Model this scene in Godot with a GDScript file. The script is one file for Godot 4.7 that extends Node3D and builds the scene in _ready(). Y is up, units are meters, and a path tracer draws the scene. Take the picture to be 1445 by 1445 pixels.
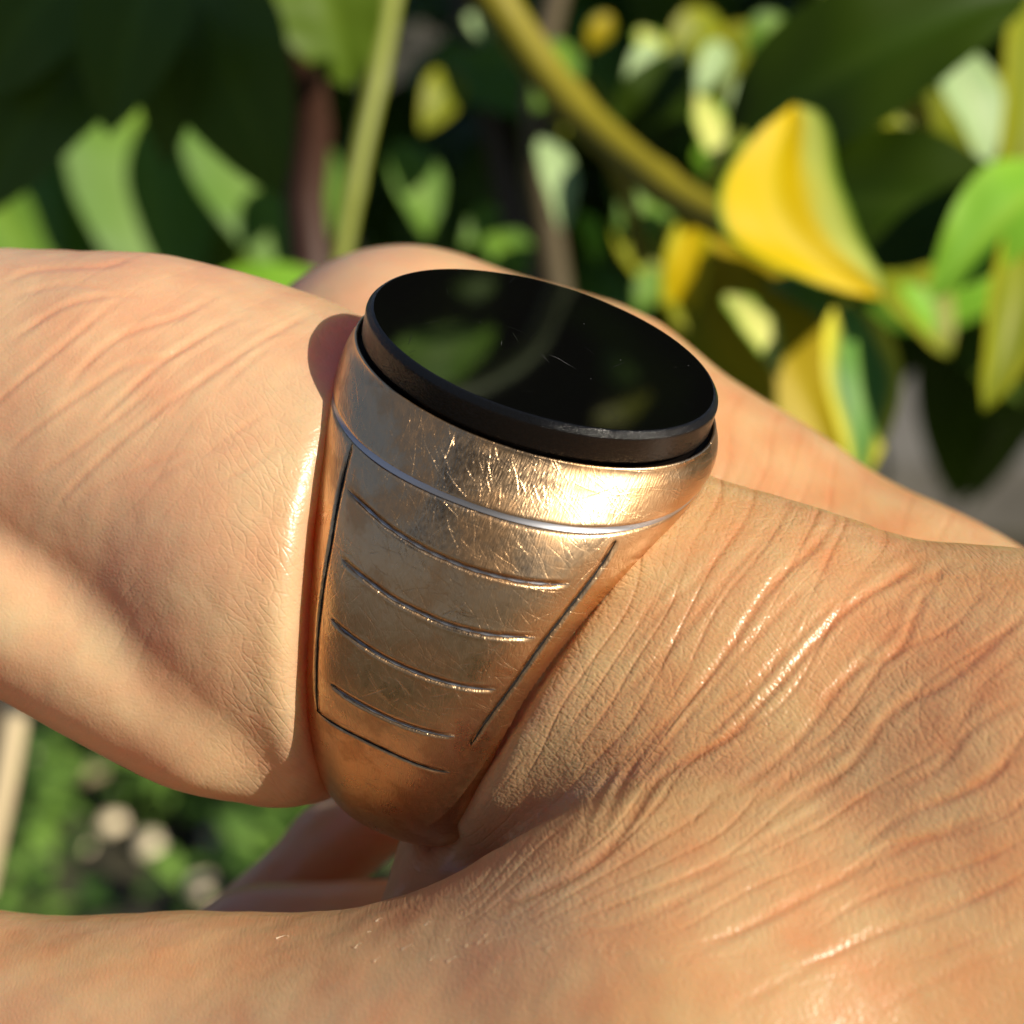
extends Node3D
# All measures of the hand, the ring and the plants are millimetres in a frame that leans with the hand;
# the whole frame is tipped towards the ground by TILT, since the hand is held out and looked down on.

const SC := 36.7          # photo pixels per millimetre at the ring
const DIST := 100.0       # millimetres from the lens to the ring
const TILT := -25.0
const GROUND := -0.33     # metres, world
var tip := Basis(Vector3.RIGHT, deg_to_rad(TILT))
var sun_dir := Vector3(0.69, 0.34, 0.64).normalized()   # towards the sun, in the tilted frame
var rng := RandomNumberGenerator.new()
var used := {}

func _ready() -> void:
	rng.seed = 7
	setup_view()
	build_ground()
	build_hand()
	build_ring()
	build_phone()
	build_plants()

# ---------------------------------------------------------------- view and light
func setup_view() -> void:
	var cam := Camera3D.new()
	cam.name = "camera"
	var at := CameraAttributesPhysical.new()
	at.frustum_focal_length = 12.0 / ((722.5 / SC) / DIST)
	at.frustum_focus_distance = 0.0945
	at.exposure_aperture = at.frustum_focal_length / 1.35
	at.frustum_near = 0.005
	at.frustum_far = 60.0
	cam.attributes = at
	cam.fov = rad_to_deg(2.0 * atan(722.5 / SC / DIST))
	cam.near = 0.005
	cam.far = 60.0
	cam.transform = Transform3D(tip, tip * Vector3(0, 0, DIST * 0.001))
	add_child(cam)
	cam.current = true
	var we := WorldEnvironment.new()
	we.name = "daylight"
	var env := Environment.new()
	var sm := ProceduralSkyMaterial.new()
	sm.sky_top_color = Color(0.42, 0.52, 0.68)
	sm.sky_horizon_color = Color(0.70, 0.72, 0.74)
	sm.sky_curve = 0.12
	sm.ground_bottom_color = Color(0.16, 0.14, 0.11)
	sm.ground_horizon_color = Color(0.34, 0.33, 0.30)
	sm.sun_angle_max = 6.0
	sm.sky_energy_multiplier = 1.0
	var sky := Sky.new()
	sky.sky_material = sm
	env.background_mode = Environment.BG_SKY
	env.sky = sky
	env.background_energy_multiplier = 0.5
	env.tonemap_mode = Environment.TONE_MAPPER_LINEAR
	env.tonemap_exposure = 1.5
	env.sdfgi_enabled = true
	env.ssao_enabled = true
	env.ssil_enabled = true
	we.environment = env
	add_child(we)
	var sun := DirectionalLight3D.new()
	sun.name = "sun"
	sun.light_energy = 1.5
	sun.light_color = Color(1.0, 0.955, 0.88)
	sun.light_angular_distance = 0.5
	sun.shadow_enabled = true
	var d := tip * sun_dir
	sun.transform = Transform3D(Basis.looking_at(-d, Vector3.UP), Vector3.ZERO)
	add_child(sun)

# ---------------------------------------------------------------- helpers
func numbered(n: String) -> String:
	if not used.has(n):
		used[n] = 0
		return n
	used[n] += 1
	return "%s_%03d" % [n, used[n]]

func tag(o: Node, label: String, category: String, group := "", kind := "") -> void:
	if label: o.set_meta("label", label)
	if category: o.set_meta("category", category)
	if group: o.set_meta("group", group)
	if kind: o.set_meta("kind", kind)

# a thing whose children are its parts; at is in millimetres of the tilted frame
func thing(called: String, at: Vector3, label := "", category := "", group := "") -> Node3D:
	var o := Node3D.new()
	o.name = numbered(called)
	o.transform = Transform3D(tip, tip * (at * 0.001))
	tag(o, label, category, group)
	o.set_meta("at", at)
	add_child(o)
	return o

func part(called: String, mesh: Mesh, mat: Material, parent: Node3D) -> MeshInstance3D:
	var m := MeshInstance3D.new()
	m.name = called
	m.mesh = mesh
	m.material_override = mat
	parent.add_child(m, true)
	return m

func pix(px: float, py: float, z: float) -> Vector3:
	var k := (DIST - z) / DIST / SC
	return Vector3((px - 722.5) * k, -(py - 722.5) * k, z)

func mat(c: Color, rough: float, metal := 0.0) -> StandardMaterial3D:
	var m := StandardMaterial3D.new()
	m.albedo_color = c.linear_to_srgb()
	m.roughness = rough
	m.metallic = metal
	return m

func arrays_mesh(v: PackedVector3Array, n: PackedVector3Array, t: PackedInt32Array, c := PackedColorArray(), uv := PackedVector2Array()) -> ArrayMesh:
	var a := []
	a.resize(Mesh.ARRAY_MAX)
	a[Mesh.ARRAY_VERTEX] = v
	a[Mesh.ARRAY_NORMAL] = n
	a[Mesh.ARRAY_INDEX] = t
	if c.size(): a[Mesh.ARRAY_COLOR] = c
	if uv.size(): a[Mesh.ARRAY_TEX_UV] = uv
	var m := ArrayMesh.new()
	m.add_surface_from_arrays(Mesh.PRIMITIVE_TRIANGLES, a)
	return m

func sum_normals(v: PackedVector3Array, t: PackedInt32Array) -> PackedVector3Array:
	var n := PackedVector3Array()
	n.resize(v.size())
	for k in range(0, t.size(), 3):
		var a := t[k]
		var b := t[k + 1]
		var c := t[k + 2]
		var f := (v[c] - v[a]).cross(v[b] - v[a])
		n[a] += f
		n[b] += f
		n[c] += f
	for k in n.size():
		n[k] = n[k].normalized()
	return n

# a regular grid of rows x cols points into a mesh; facing is a direction that the front of the sheet should look to, or zero to look away from centre
func grid_mesh(p: PackedVector3Array, rows: int, cols: int, c := PackedColorArray(), uv := PackedVector2Array(), flip := false) -> ArrayMesh:
	var t := PackedInt32Array()
	for i in rows - 1:
		for j in cols - 1:
			var a := i * cols + j
			if flip:
				t.append_array(PackedInt32Array([a, a + 1, a + cols, a + 1, a + cols + 1, a + cols]))
			else:
				t.append_array(PackedInt32Array([a, a + cols, a + 1, a + 1, a + cols, a + cols + 1]))
	return arrays_mesh(p, sum_normals(p, t), t, c, uv)

func tube(pts: PackedVector3Array, rad: PackedFloat32Array, sides := 10, col := Color.WHITE, swirl := 0.0) -> ArrayMesh:
	var v := PackedVector3Array()
	var cc := PackedColorArray()
	var rows := pts.size() + 2
	for i in rows:
		var k := clampi(i - 1, 0, pts.size() - 1)
		var d := (pts[mini(k + 1, pts.size() - 1)] - pts[maxi(k - 1, 0)]).normalized()
		var x := d.cross(Vector3(0.31, 0.2, 0.93)).normalized()
		var y := d.cross(x)
		var r := rad[k] if i > 0 and i < rows - 1 else 0.0
		for j in sides + 1:
			var a := TAU * j / sides
			var w := 1.0 + swirl * sin(a * 3.0 + k * 1.7)
			v.append((pts[k] + (x * cos(a) + y * sin(a)) * r * w) * 0.001)
			cc.append(col)
	return grid_mesh(v, rows, sides + 1, cc)

func smooth_path(pts: PackedVector3Array, n: int) -> PackedVector3Array:
	var cv := Curve3D.new()
	for i in pts.size():
		var tan := (pts[mini(i + 1, pts.size() - 1)] - pts[maxi(i - 1, 0)]) / 6.0
		cv.add_point(pts[i], -tan, tan)
	cv.bake_interval = 0.5
	var out := PackedVector3Array()
	for i in n:
		out.append(cv.sample_baked(cv.get_baked_length() * i / (n - 1.0), true))
	return out

# height maps: a float per cell on a square chart of millimetres
class Chart:
	var lo: Vector2
	var step: float
	var w: int
	var h: int
	var a := PackedFloat32Array()
	func _init(l: Vector2, s: float, ww: int, hh: int) -> void:
		lo = l
		step = s
		w = ww
		h = hh
		a.resize(w * h)
	func at(x: float, y: float) -> float:
		var fx := clampf((x - lo.x) / step, 0.0, w - 1.001)
		var fy := clampf((y - lo.y) / step, 0.0, h - 1.001)
		var i := int(fx)
		var j := int(fy)
		fx -= i
		fy -= j
		var k := j * w + i
		return lerpf(lerpf(a[k], a[k + 1], fx), lerpf(a[k + w], a[k + w + 1], fx), fy)
	# a groove along a line: depth below, burr beside it, sigma wide; ends fade over fade mm
	func stroke(line: PackedVector2Array, depth: float, sigma: float, burr: float, fade: float) -> void:
		var total := 0.0
		for k in line.size() - 1:
			total += line[k].distance_to(line[k + 1])
		var best := {}
		var run := 0.0
		var reach := sigma * 4.5
		for k in line.size() - 1:
			var p := line[k]
			var d := line[k + 1] - p
			var len := d.length()
			if len < 1e-6: continue
			var x0 := maxi(0, int((minf(p.x, p.x + d.x) - reach - lo.x) / step))
			var x1 := mini(w - 1, int((maxf(p.x, p.x + d.x) + reach - lo.x) / step) + 1)
			var y0 := maxi(0, int((minf(p.y, p.y + d.y) - reach - lo.y) / step))
			var y1 := mini(h - 1, int((maxf(p.y, p.y + d.y) + reach - lo.y) / step) + 1)
			for j in range(y0, y1 + 1):
				for i in range(x0, x1 + 1):
					var q := lo + Vector2(i, j) * step - p
					var t := clampf(q.dot(d) / (len * len), 0.0, 1.0)
					var e := (q - d * t).length()
					if e > reach: continue
					var key := j * w + i
					var s := run + t * len
					var f := clampf(minf(s, total - s) / fade, 0.0, 1.0) * (0.82 + 0.22 * sin(s * 3.1 + total * 7.0) + 0.12 * sin(s * 11.0))
					var r := e / sigma
					var v := (-depth * exp(-r * r) + burr * exp(-(r - 2.1) * (r - 2.1) * 0.9)) * f * (2.0 - f)
					if not best.has(key) or best[key][0] > e:
						best[key] = [e, v]
			run += len
		for key in best:
			a[key] += best[key][1]

func curve2(flat: Array) -> PackedVector2Array:
	var pts := PackedVector3Array()
	for k in range(0, flat.size(), 2):
		pts.append(Vector3(flat[k], flat[k + 1], 0))
	var out := PackedVector2Array()
	for p in smooth_path(pts, maxi(6, pts.size() * 5)):
		out.append(Vector2(p.x, p.y))
	return out

func noise(seed_: int, freq: float, kind := FastNoiseLite.TYPE_SIMPLEX_SMOOTH, oct := 1) -> FastNoiseLite:
	var n := FastNoiseLite.new()
	n.seed = seed_
	n.frequency = freq
	n.noise_type = kind
	n.fractal_type = FastNoiseLite.FRACTAL_FBM if oct > 1 else FastNoiseLite.FRACTAL_NONE
	n.fractal_octaves = oct
	return n

# ---------------------------------------------------------------- the hand
var cone_a := PackedVector3Array()
var cone_d := PackedVector3Array()
var cone_r := PackedFloat32Array()
var cone_g := PackedFloat32Array()
var cone_i := PackedFloat32Array()
var chain_from := PackedInt32Array()
var chain_soft := PackedFloat32Array()

func chain(rows: Array, soft: float) -> void:
	chain_from.append(cone_a.size())
	chain_soft.append(soft)
	for k in rows.size() - 1:
		var p := pix(rows[k][0], rows[k][1], rows[k][2])
		var q := pix(rows[k + 1][0], rows[k + 1][1], rows[k + 1][2])
		cone_a.append(p)
		cone_d.append(q - p)
		cone_r.append(rows[k][3])
		cone_g.append(rows[k + 1][3] - rows[k][3])
		cone_i.append(1.0 / (q - p).length_squared())

func smin(a: float, b: float, k: float) -> float:
	if b - a >= k: return a
	if a - b >= k: return b
	var h := 0.5 + 0.5 * (b - a) / k
	return b * (1.0 - h) + a * h - k * h * (1.0 - h)

func chain_dist(c: int, p: Vector3) -> float:
	var d := 1e9
	var soft := chain_soft[c]
	for k in range(chain_from[c], chain_from[c + 1]):
		var q := p - cone_a[k]
		var t := clampf(q.dot(cone_d[k]) * cone_i[k], 0.0, 1.0)
		var e := (q - cone_d[k] * t).length() - cone_r[k] - cone_g[k] * t
		d = smin(d, e, soft)
	return d

# distance to the skin; near marks the chains that matter there
func flesh(p: Vector3, near: int) -> float:
	var d := 1e3
	if near & 1: d = chain_dist(0, p)
	if near & 2: d = smin(d, chain_dist(1, p), 1.0)
	# the ring presses a channel into the finger
	var q := p - RO
	var up := q.dot(RN)
	var rad := Vector2(up, q.dot(RW)).length()
	if rad < 10.4:
		var side := clampf(3.9 + 0.25 * up, 2.7, 6.1) - absf(q.dot(RU))
		d = -smin(-d, -minf(minf(side, rad - 7.8), 10.4 - rad), 1.0)
	if near & 4: d = smin(d, chain_dist(2, p), 0.8 + 5.5 * smoothstep(6.0, 20.0, p.x))
	if near & 8: d = smin(d, chain_dist(3, p), 3.5)
	if near & 16: d = smin(d, chain_dist(4, p), 1.0 + 4.0 * smoothstep(10.0, 25.0, p.x))
	if near & 32: d = minf(d, chain_dist(5, p))
	if near & 64: d = minf(d, chain_dist(6, p))
	if near & 128: d = smin(d, chain_dist(7, p), 2.2)
	return d

const CELL := 0.5
const HLO := Vector3(-30, -34, -34)
const HBX := 17
const HBY := 12
const HBZ := 15
var jobs := []
var results := []

func near_chains(c: Vector3, reach: float) -> int:
	var near := 0
	for k in chain_soft.size():
		if chain_dist(k, c) < reach: near |= 1 << k
	return near

func block_job(i: int) -> void:
	var b: Vector3i = jobs[i][0]
	var near: int = jobs[i][1]
	var vals := PackedFloat32Array()
	vals.resize(729)
	var o := HLO + Vector3(b) * 8.0 * CELL
	var k := 0
	for z in 9:
		for y in 9:
			for x in 9:
				vals[k] = flesh(o + Vector3(x, y, z) * CELL, near)
				k += 1
	var cells := PackedInt32Array()
	var verts := PackedVector3Array()
	var norms := PackedVector3Array()
	var quads := PackedInt32Array()
	var off := [0, 1, 9, 10, 81, 82, 90, 91]
	for z in 8:
		for y in 8:
			for x in 8:
				var at := z * 81 + y * 9 + x
				var v0 := vals[at]
				var inside := 0
				for q in 8:
					if vals[at + off[q]] < 0.0: inside += 1
				var gx := b.x * 8 + x
				var gy := b.y * 8 + y
				var gz := b.z * 8 + z
				if (v0 < 0.0) != (vals[at + 1] < 0.0): quads.append_array(PackedInt32Array([0, gx, gy, gz]))
				if (v0 < 0.0) != (vals[at + 9] < 0.0): quads.append_array(PackedInt32Array([1, gx, gy, gz]))
				if (v0 < 0.0) != (vals[at + 81] < 0.0): quads.append_array(PackedInt32Array([2, gx, gy, gz]))
				if inside == 0 or inside == 8: continue
				var sum := Vector3.ZERO
				var cnt := 0
				for q in 8:
					for ax in 3:
						var bit := 1 << ax
						if q & bit: continue
						var a := vals[at + off[q]]
						var e := vals[at + off[q | bit]]
						if (a < 0.0) == (e < 0.0): continue
						var p := Vector3(q & 1, (q >> 1) & 1, q >> 2)
						p[ax] += a / (a - e)
						sum += p
						cnt += 1
				var pos := o + (Vector3(x, y, z) + sum / cnt) * CELL
				var g := Vector3.ZERO
				for r in 2:
					var f := flesh(pos, near)
					g = Vector3(flesh(pos + Vector3(0.06, 0, 0), near) - f, flesh(pos + Vector3(0, 0.06, 0), near) - f, flesh(pos + Vector3(0, 0, 0.06), near) - f) / 0.06
					if r == 0: pos -= g * f / maxf(g.length_squared(), 0.25)
				cells.append((gz * 256 + gy) * 256 + gx)
				verts.append(pos)
				norms.append(g.normalized())
	results[i] = [cells, verts, norms, quads]

func split(v: PackedVector3Array, n: PackedVector3Array, t: PackedInt32Array) -> Array:
	var out := PackedInt32Array()
	var mids := {}
	var e := PackedInt32Array([0, 0, 0])
	for k in range(0, t.size(), 3):
		for s in 3:
			var a := t[k + s]
			var b := t[k + (s + 1) % 3]
			var key := mini(a, b) * 4194304 + maxi(a, b)
			var m: int = mids.get(key, -1)
			if m < 0:
				m = v.size()
				mids[key] = m
				var p := (v[a] + v[b]) * 0.5
				var pa := p - n[a] * n[a].dot(p - v[a])
				var pb := p - n[b] * n[b].dot(p - v[b])
				v.append(p.lerp((pa + pb) * 0.5, 0.5))
				n.append((n[a] + n[b]).normalized())
			e[s] = m
		out.append_array(PackedInt32Array([t[k], e[0], e[2], e[0], t[k + 1], e[1], e[2], e[1], t[k + 2], e[0], e[1], e[2]]))
	return [v, n, out]

const SKIN_LO := -22.0
const SKIN_SPAN := 44.0
const SKIN_PX := 1536
var n_warp := noise(3, 0.16)
var n_fold := noise(11, 1.0)
var n_cell := noise(17, 1.0, FastNoiseLite.TYPE_SIMPLEX)
var n_grain := noise(23, 5.5, FastNoiseLite.TYPE_SIMPLEX, 2)
var n_patch := noise(29, 0.35, FastNoiseLite.TYPE_SIMPLEX_SMOOTH, 3)

# the creases right of the ring fan out from the web between the fingers; left of it they run side by side.
# (across, along) in millimetres-like units
func crease_frame(x: float, y: float) -> Vector2:
	var dx := x + 4.2
	var dy := y + 15.6
	var r := sqrt(dx * dx + dy * dy) + 0.001
	var fan := atan2(dy, maxf(dx, 0.3)) - 0.011 * (r - 14.0)
	var w := n_warp.get_noise_2d(x * 0.8, y * 0.8)
	var q := fan * 17.0 + w * 0.45
	var side := -x * 0.60 + y * 0.80 + w * 0.7
	var k := smoothstep(-7.0, -1.0, x)
	return Vector2(lerpf(side + 6.0, q, k), lerpf(x * 0.80 + y * 0.60, r, k))

# side by side creases, each fading in and out along its length; 1 at the bottom of a crease
func crease(cf: Vector2, wild: float, sharp := 16.0) -> float:
	var ph := cf.x + wild * 0.5 * n_fold.get_noise_2d(cf.y * 0.16, cf.x * 0.22)
	var c := 0.5 + 0.5 * cos(TAU * ph)
	c = pow(c, sharp)
	var on := 0.25 + 0.75 * smoothstep(-0.5, 0.1, n_fold.get_noise_2d(cf.y * 0.13 + 7.0, roundf(ph) * 5.3))
	return c * on

# fine relief of the skin, millimetres
func skin_row(j: int) -> void:
	var row := PackedFloat32Array()
	row.resize(SKIN_PX)
	var y := SKIN_LO + SKIN_SPAN * (SKIN_PX - 0.5 - j) / SKIN_PX
	for i in SKIN_PX:
		var x := SKIN_LO + SKIN_SPAN * (i + 0.5) / SKIN_PX
		var right := smoothstep(-6.0, 4.0, x)
		var low := smoothstep(-12.0, -15.5, y)
		var cf := crease_frame(x, y)
		var f1 := crease(cf, 1.0)
		var f2 := crease(Vector2(cf.x * 2.1 + 0.37, cf.y + 31.0), 1.7)
		# short lines across the ridges and the small mesh between
		var c1 := n_cell.get_noise_2d(cf.y * 2.4, cf.x * 0.7 + 60.0) * 4.5
		var c2 := n_cell.get_noise_2d(cf.y * 2.5 + 80.0 + cf.x * 2.2, cf.x * 1.6) * 4.0
		var c3 := n_cell.get_noise_2d(x * 4.6, y * 4.6 + 30.0)
		c1 = exp(-c1 * c1)
		c2 = exp(-c2 * c2)
		var amp := n_patch.get_noise_2d(x, y) * 0.7 + 0.8
		var keep := 1.0 - 0.97 * low
		var pressed := exp(-pow((x + 8.8) / 1.9, 2.0)) * smoothstep(6.0, 3.0, y) * 0.9
		var h := -0.026 * f1 * (0.25 + 0.75 * right) * keep
		h -= 0.012 * f2 * amp * (0.25 + 0.75 * right) * keep
		h -= 0.0135 * c1 * amp * (0.18 + 0.82 * right + pressed) * (1.0 - 0.93 * low)
		h -= 0.010 * c2 * (0.20 + 0.80 * right + 0.4 * pressed) * (1.0 - 0.93 * low)
		h += 0.0035 * c3 * (0.35 + 0.65 * right)
		h += 0.0075 * (0.45 + 0.55 * right) * n_grain.get_noise_2d(x, y)
		row[i] = h
	results[j] = row

func skin_material() -> StandardMaterial3D:
	results = []
	results.resize(SKIN_PX)
	var id := WorkerThreadPool.add_group_task(skin_row, SKIN_PX)
	WorkerThreadPool.wait_for_group_task_completion(id)
	var all := PackedFloat32Array()
	for r in results:
		all.append_array(r)
	for k in all.size():
		all[k] = clampf(all[k] * 6.0 + 0.75, 0.0, 1.0)
	var im := Image.create_from_data(SKIN_PX, SKIN_PX, false, Image.FORMAT_RF, all.to_byte_array())
	var m := StandardMaterial3D.new()
	m.vertex_color_use_as_albedo = true
	m.roughness = 0.35
	m.metallic_specular = 0.55
	m.subsurf_scatter_enabled = true
	m.subsurf_scatter_strength = 0.3
	m.heightmap_enabled = true
	m.heightmap_texture = ImageTexture.create_from_image(im)
	m.heightmap_scale = 0.1 / 6.0
	return m

func build_hand() -> void:
	chain([[-240, 600, -22, 8.0], [10, 622, -5.7, 7.3], [190, 650, -4.2, 7.85], [330, 716, -3.3, 8.45], [440, 790, -2.1, 8.85], [646, 850, -0.9, 8.5], [790, 916, -0.2, 7.6], [880, 955, 0.2, 7.6], [1030, 1020, 1.6, 8.2], [1445, 1150, 4.5, 9.2], [1750, 1230, 6, 10]], 2.0)
	chain([[-100, 800, 0.2, 2.3], [0, 860, 0.8, 2.2], [110, 912, 1.0, 2.2], [200, 962, 1.3, 2.2], [300, 1016, 1.2, 2.1], [385, 1060, 0.2, 1.9]], 3.0)
	chain([[-300, 1625, -2, 10], [300, 1705, 3, 10.2], [640, 1705, 7, 10.2], [1000, 1540, 9, 10.2], [1500, 1450, 8.5, 10.5], [1900, 1400, 8, 10.8]], 3.0)
	chain([[1180, 1290, 4.6, 8.4], [1700, 1330, 7.2, 9.0]], 1.0)
	chain([[480, 800, -24, 7.6], [570, 600, -24, 7.8], [790, 672, -25, 8], [1000, 820, -24, 8], [1250, 985, -20, 8.4], [1600, 1220, -14, 10]], 3.0)
	chain([[300, 1350, -26, 2.0], [470, 1195, -26, 2.0], [600, 1100, -24, 2.2]], 1.0)
	chain([[380, 1400, -20, 5], [640, 1395, -18, 5]], 1.0)
	chain([[632, 1236, -3.5, 2.2], [655, 1295, -2, 3.2], [700, 1350, -1, 3.4]], 1.0)
	chain_from.append(cone_a.size())
	jobs = []
	for bz in HBZ:
		for by in HBY:
			for bx in HBX:
				var c := HLO + (Vector3(bx, by, bz) + Vector3(0.5, 0.5, 0.5)) * 8.0 * CELL
				var near := near_chains(c, 11.0)
				if near and absf(flesh(c, near)) < 5.0:
					jobs.append([Vector3i(bx, by, bz), near])
	results = []
	results.resize(jobs.size())
	WorkerThreadPool.wait_for_group_task_completion(WorkerThreadPool.add_group_task(block_job, jobs.size()))
	var v := PackedVector3Array()
	var n := PackedVector3Array()
	var id := {}
	for r in results:
		for k in r[0].size():
			id[r[0][k]] = v.size()
			v.append(r[1][k])
			n.append(r[2][k])
	var fine := PackedInt32Array()
	var rest := PackedInt32Array()
	var eye := Vector3(0, 0, DIST)
	for r in results:
		var qd: PackedInt32Array = r[3]
		for k in range(0, qd.size(), 4):
			var ax := qd[k]
			var du: int = [256, 65536, 1][ax]
			var dv: int = [65536, 1, 256][ax]
			var base := (qd[k + 3] * 256 + qd[k + 2]) * 256 + qd[k + 1]
			var c := [id.get(base, -1), id.get(base - du, -1), id.get(base - du - dv, -1), id.get(base - dv, -1)]
			if c.min() < 0: continue
			for tri in [[c[0], c[1], c[2]], [c[0], c[2], c[3]]]:
				var a: int = tri[0]
				var b: int = tri[1]
				var d: int = tri[2]
				if (v[b] - v[a]).cross(v[d] - v[a]).dot(n[a] + n[b] + n[d]) > 0.0:
					var sw := b
					b = d
					d = sw
				var m := (v[a] + v[b] + v[d]) / 3.0
				var q := m * (DIST / (DIST - m.z))
				var seen := absf(q.x) < 22.5 and absf(q.y) < 22.5 and m.z > -13.0 and (n[a] + n[b] + n[d]).dot((eye - m).normalized()) > -0.9
				(fine if seen else rest).append_array(PackedInt32Array([a, b, d]))
	for level in 2:
		var s := split(v, n, fine)
		v = s[0]
		n = s[1]
		fine = s[2]
	# folds pressed into the surface
	var folds := Chart.new(Vector2(-24, -24), 0.05, 960, 960)
	for s in left_creases():
		folds.stroke(curve2(s[1]), s[0] * 0.06, 0.13, s[0] * 0.016, 1.8)
	for s in right_creases():
		folds.stroke(curve2(s[1]), s[0] * 0.06, 0.13, s[0] * 0.014, 2.2)
	var col := PackedColorArray()
	var uv := PackedVector2Array()
	col.resize(v.size())
	uv.resize(v.size())
	var n_tone := noise(41, 0.22, FastNoiseLite.TYPE_SIMPLEX_SMOOTH, 3)
	var n_fleck := noise(43, 1.3, FastNoiseLite.TYPE_SIMPLEX, 2)
	for k in v.size():
		var p := v[k]
		var front := clampf(n[k].z * 3.0 + 0.6, 0.0, 1.0)
		var h := folds.at(p.x, p.y) * front
		var right := smoothstep(-4.0, 3.0, p.x)
		var cf := crease_frame(p.x, p.y)
		var g1 := crease(cf, 1.0, 5.0)
		var high := smoothstep(-16.0, -11.0, p.y)
		h -= 0.020 * g1 * (0.10 + 0.86 * right * high) * smoothstep(-16.0, -10.0, p.z)
		h += 0.07 * n_tone.get_noise_3d(p.x, p.y, p.z)
		v[k] = p + n[k] * h
		var tone := n_tone.get_noise_3d(p.x * 1.4 + 30.0, p.y * 1.4, p.z * 1.4)
		var fleck := n_fleck.get_noise_3d(p.x, p.y, p.z)
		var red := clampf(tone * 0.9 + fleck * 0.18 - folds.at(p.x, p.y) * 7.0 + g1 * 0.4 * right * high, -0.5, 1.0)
		red += 0.5 * exp(-Vector2(p.x + 14.6, (p.y - 8.6) * 1.4).length_squared() / 9.0) + 0.35 * exp(-Vector2(p.x - 15.0, p.y + 5.0).length_squared() / 14.0)
		var tan := smoothstep(-5.0, 5.0, p.x) * 0.8 + 0.5 * (1.0 - high) * (1.0 - right)
		var c := Vector3(0.63, 0.378, 0.210).lerp(Vector3(0.49, 0.272, 0.115), clampf(tan, 0.0, 1.0))
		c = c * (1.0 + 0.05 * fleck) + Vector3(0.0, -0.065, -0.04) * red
		col[k] = Color(c.x, c.y, c.z)
		uv[k] = Vector2((p.x - SKIN_LO) / SKIN_SPAN, 1.0 - (p.y - SKIN_LO) / SKIN_SPAN)
	var t := fine
	t.append_array(rest)
	var at := Vector3(0, -14, 0)
	for k in v.size():
		v[k] = (v[k] - at) * 0.001
	var nn := sum_normals(v, t)
	var o := thing("hand", at, "bare hand with bent fingers and wrinkled skin, a signet ring on one finger", "hand")
	part("skin", arrays_mesh(v, nn, t, col, uv), skin_material(), o)
	build_hairs(o, at)

func build_hairs(o: Node3D, at: Vector3) -> void:
	var st := PackedVector3Array()
	var tri := PackedInt32Array()
	var eye := Vector3(0, 0, DIST)
	for k in 70:
		var x := rng.randf_range(-19.5, 4.0)
		# walk towards the skin of the lower finger from above and in front
		var p := Vector3(x, -13.6 - 1.3 * rng.randf() * rng.randf() - 0.4, 24.0)
		var hit := false
		for s in 40:
			var d := chain_dist(2, p)
			if d < 0.02:
				hit = true
				break
			p.z -= maxf(d, 0.02)
		if not hit: continue
		var g := Vector3(0, chain_dist(2, p + Vector3(0, 0.1, 0)) - chain_dist(2, p), chain_dist(2, p + Vector3(0, 0, 0.1)) - chain_dist(2, p)).normalized()
		var dir := (g * 0.45 + Vector3(rng.randf_range(0.5, 1.0), rng.randf_range(-0.2, 0.6), 0.1)).normalized()
		var len := rng.randf_range(0.25, 0.7)
		var side := dir.cross(g).normalized() * 0.004
		var mid := p + dir * len * 0.55
		var end := p + dir * len - g * len * 0.22
		var b := st.size()
		for q in [p - side - g * 0.05, p + side - g * 0.05, p + g * 0.012, mid - side * 0.8, mid + side * 0.8, mid + g * 0.01, end]:
			st.append((q - at) * 0.001)
		tri.append_array(PackedInt32Array([b, b + 3, b + 1, b + 1, b + 3, b + 4, b + 1, b + 4, b + 2, b + 2, b + 4, b + 5, b + 2, b + 5, b, b, b + 5, b + 3, b + 3, b + 6, b + 4, b + 4, b + 6, b + 5, b + 5, b + 6, b + 3]))
	var m := mat(Color(0.80, 0.64, 0.44), 0.4)
	var h := part("fine_hair", arrays_mesh(st, sum_normals(st, tri), tri), m, o)
	h.set_meta("kind", "stuff")

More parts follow.
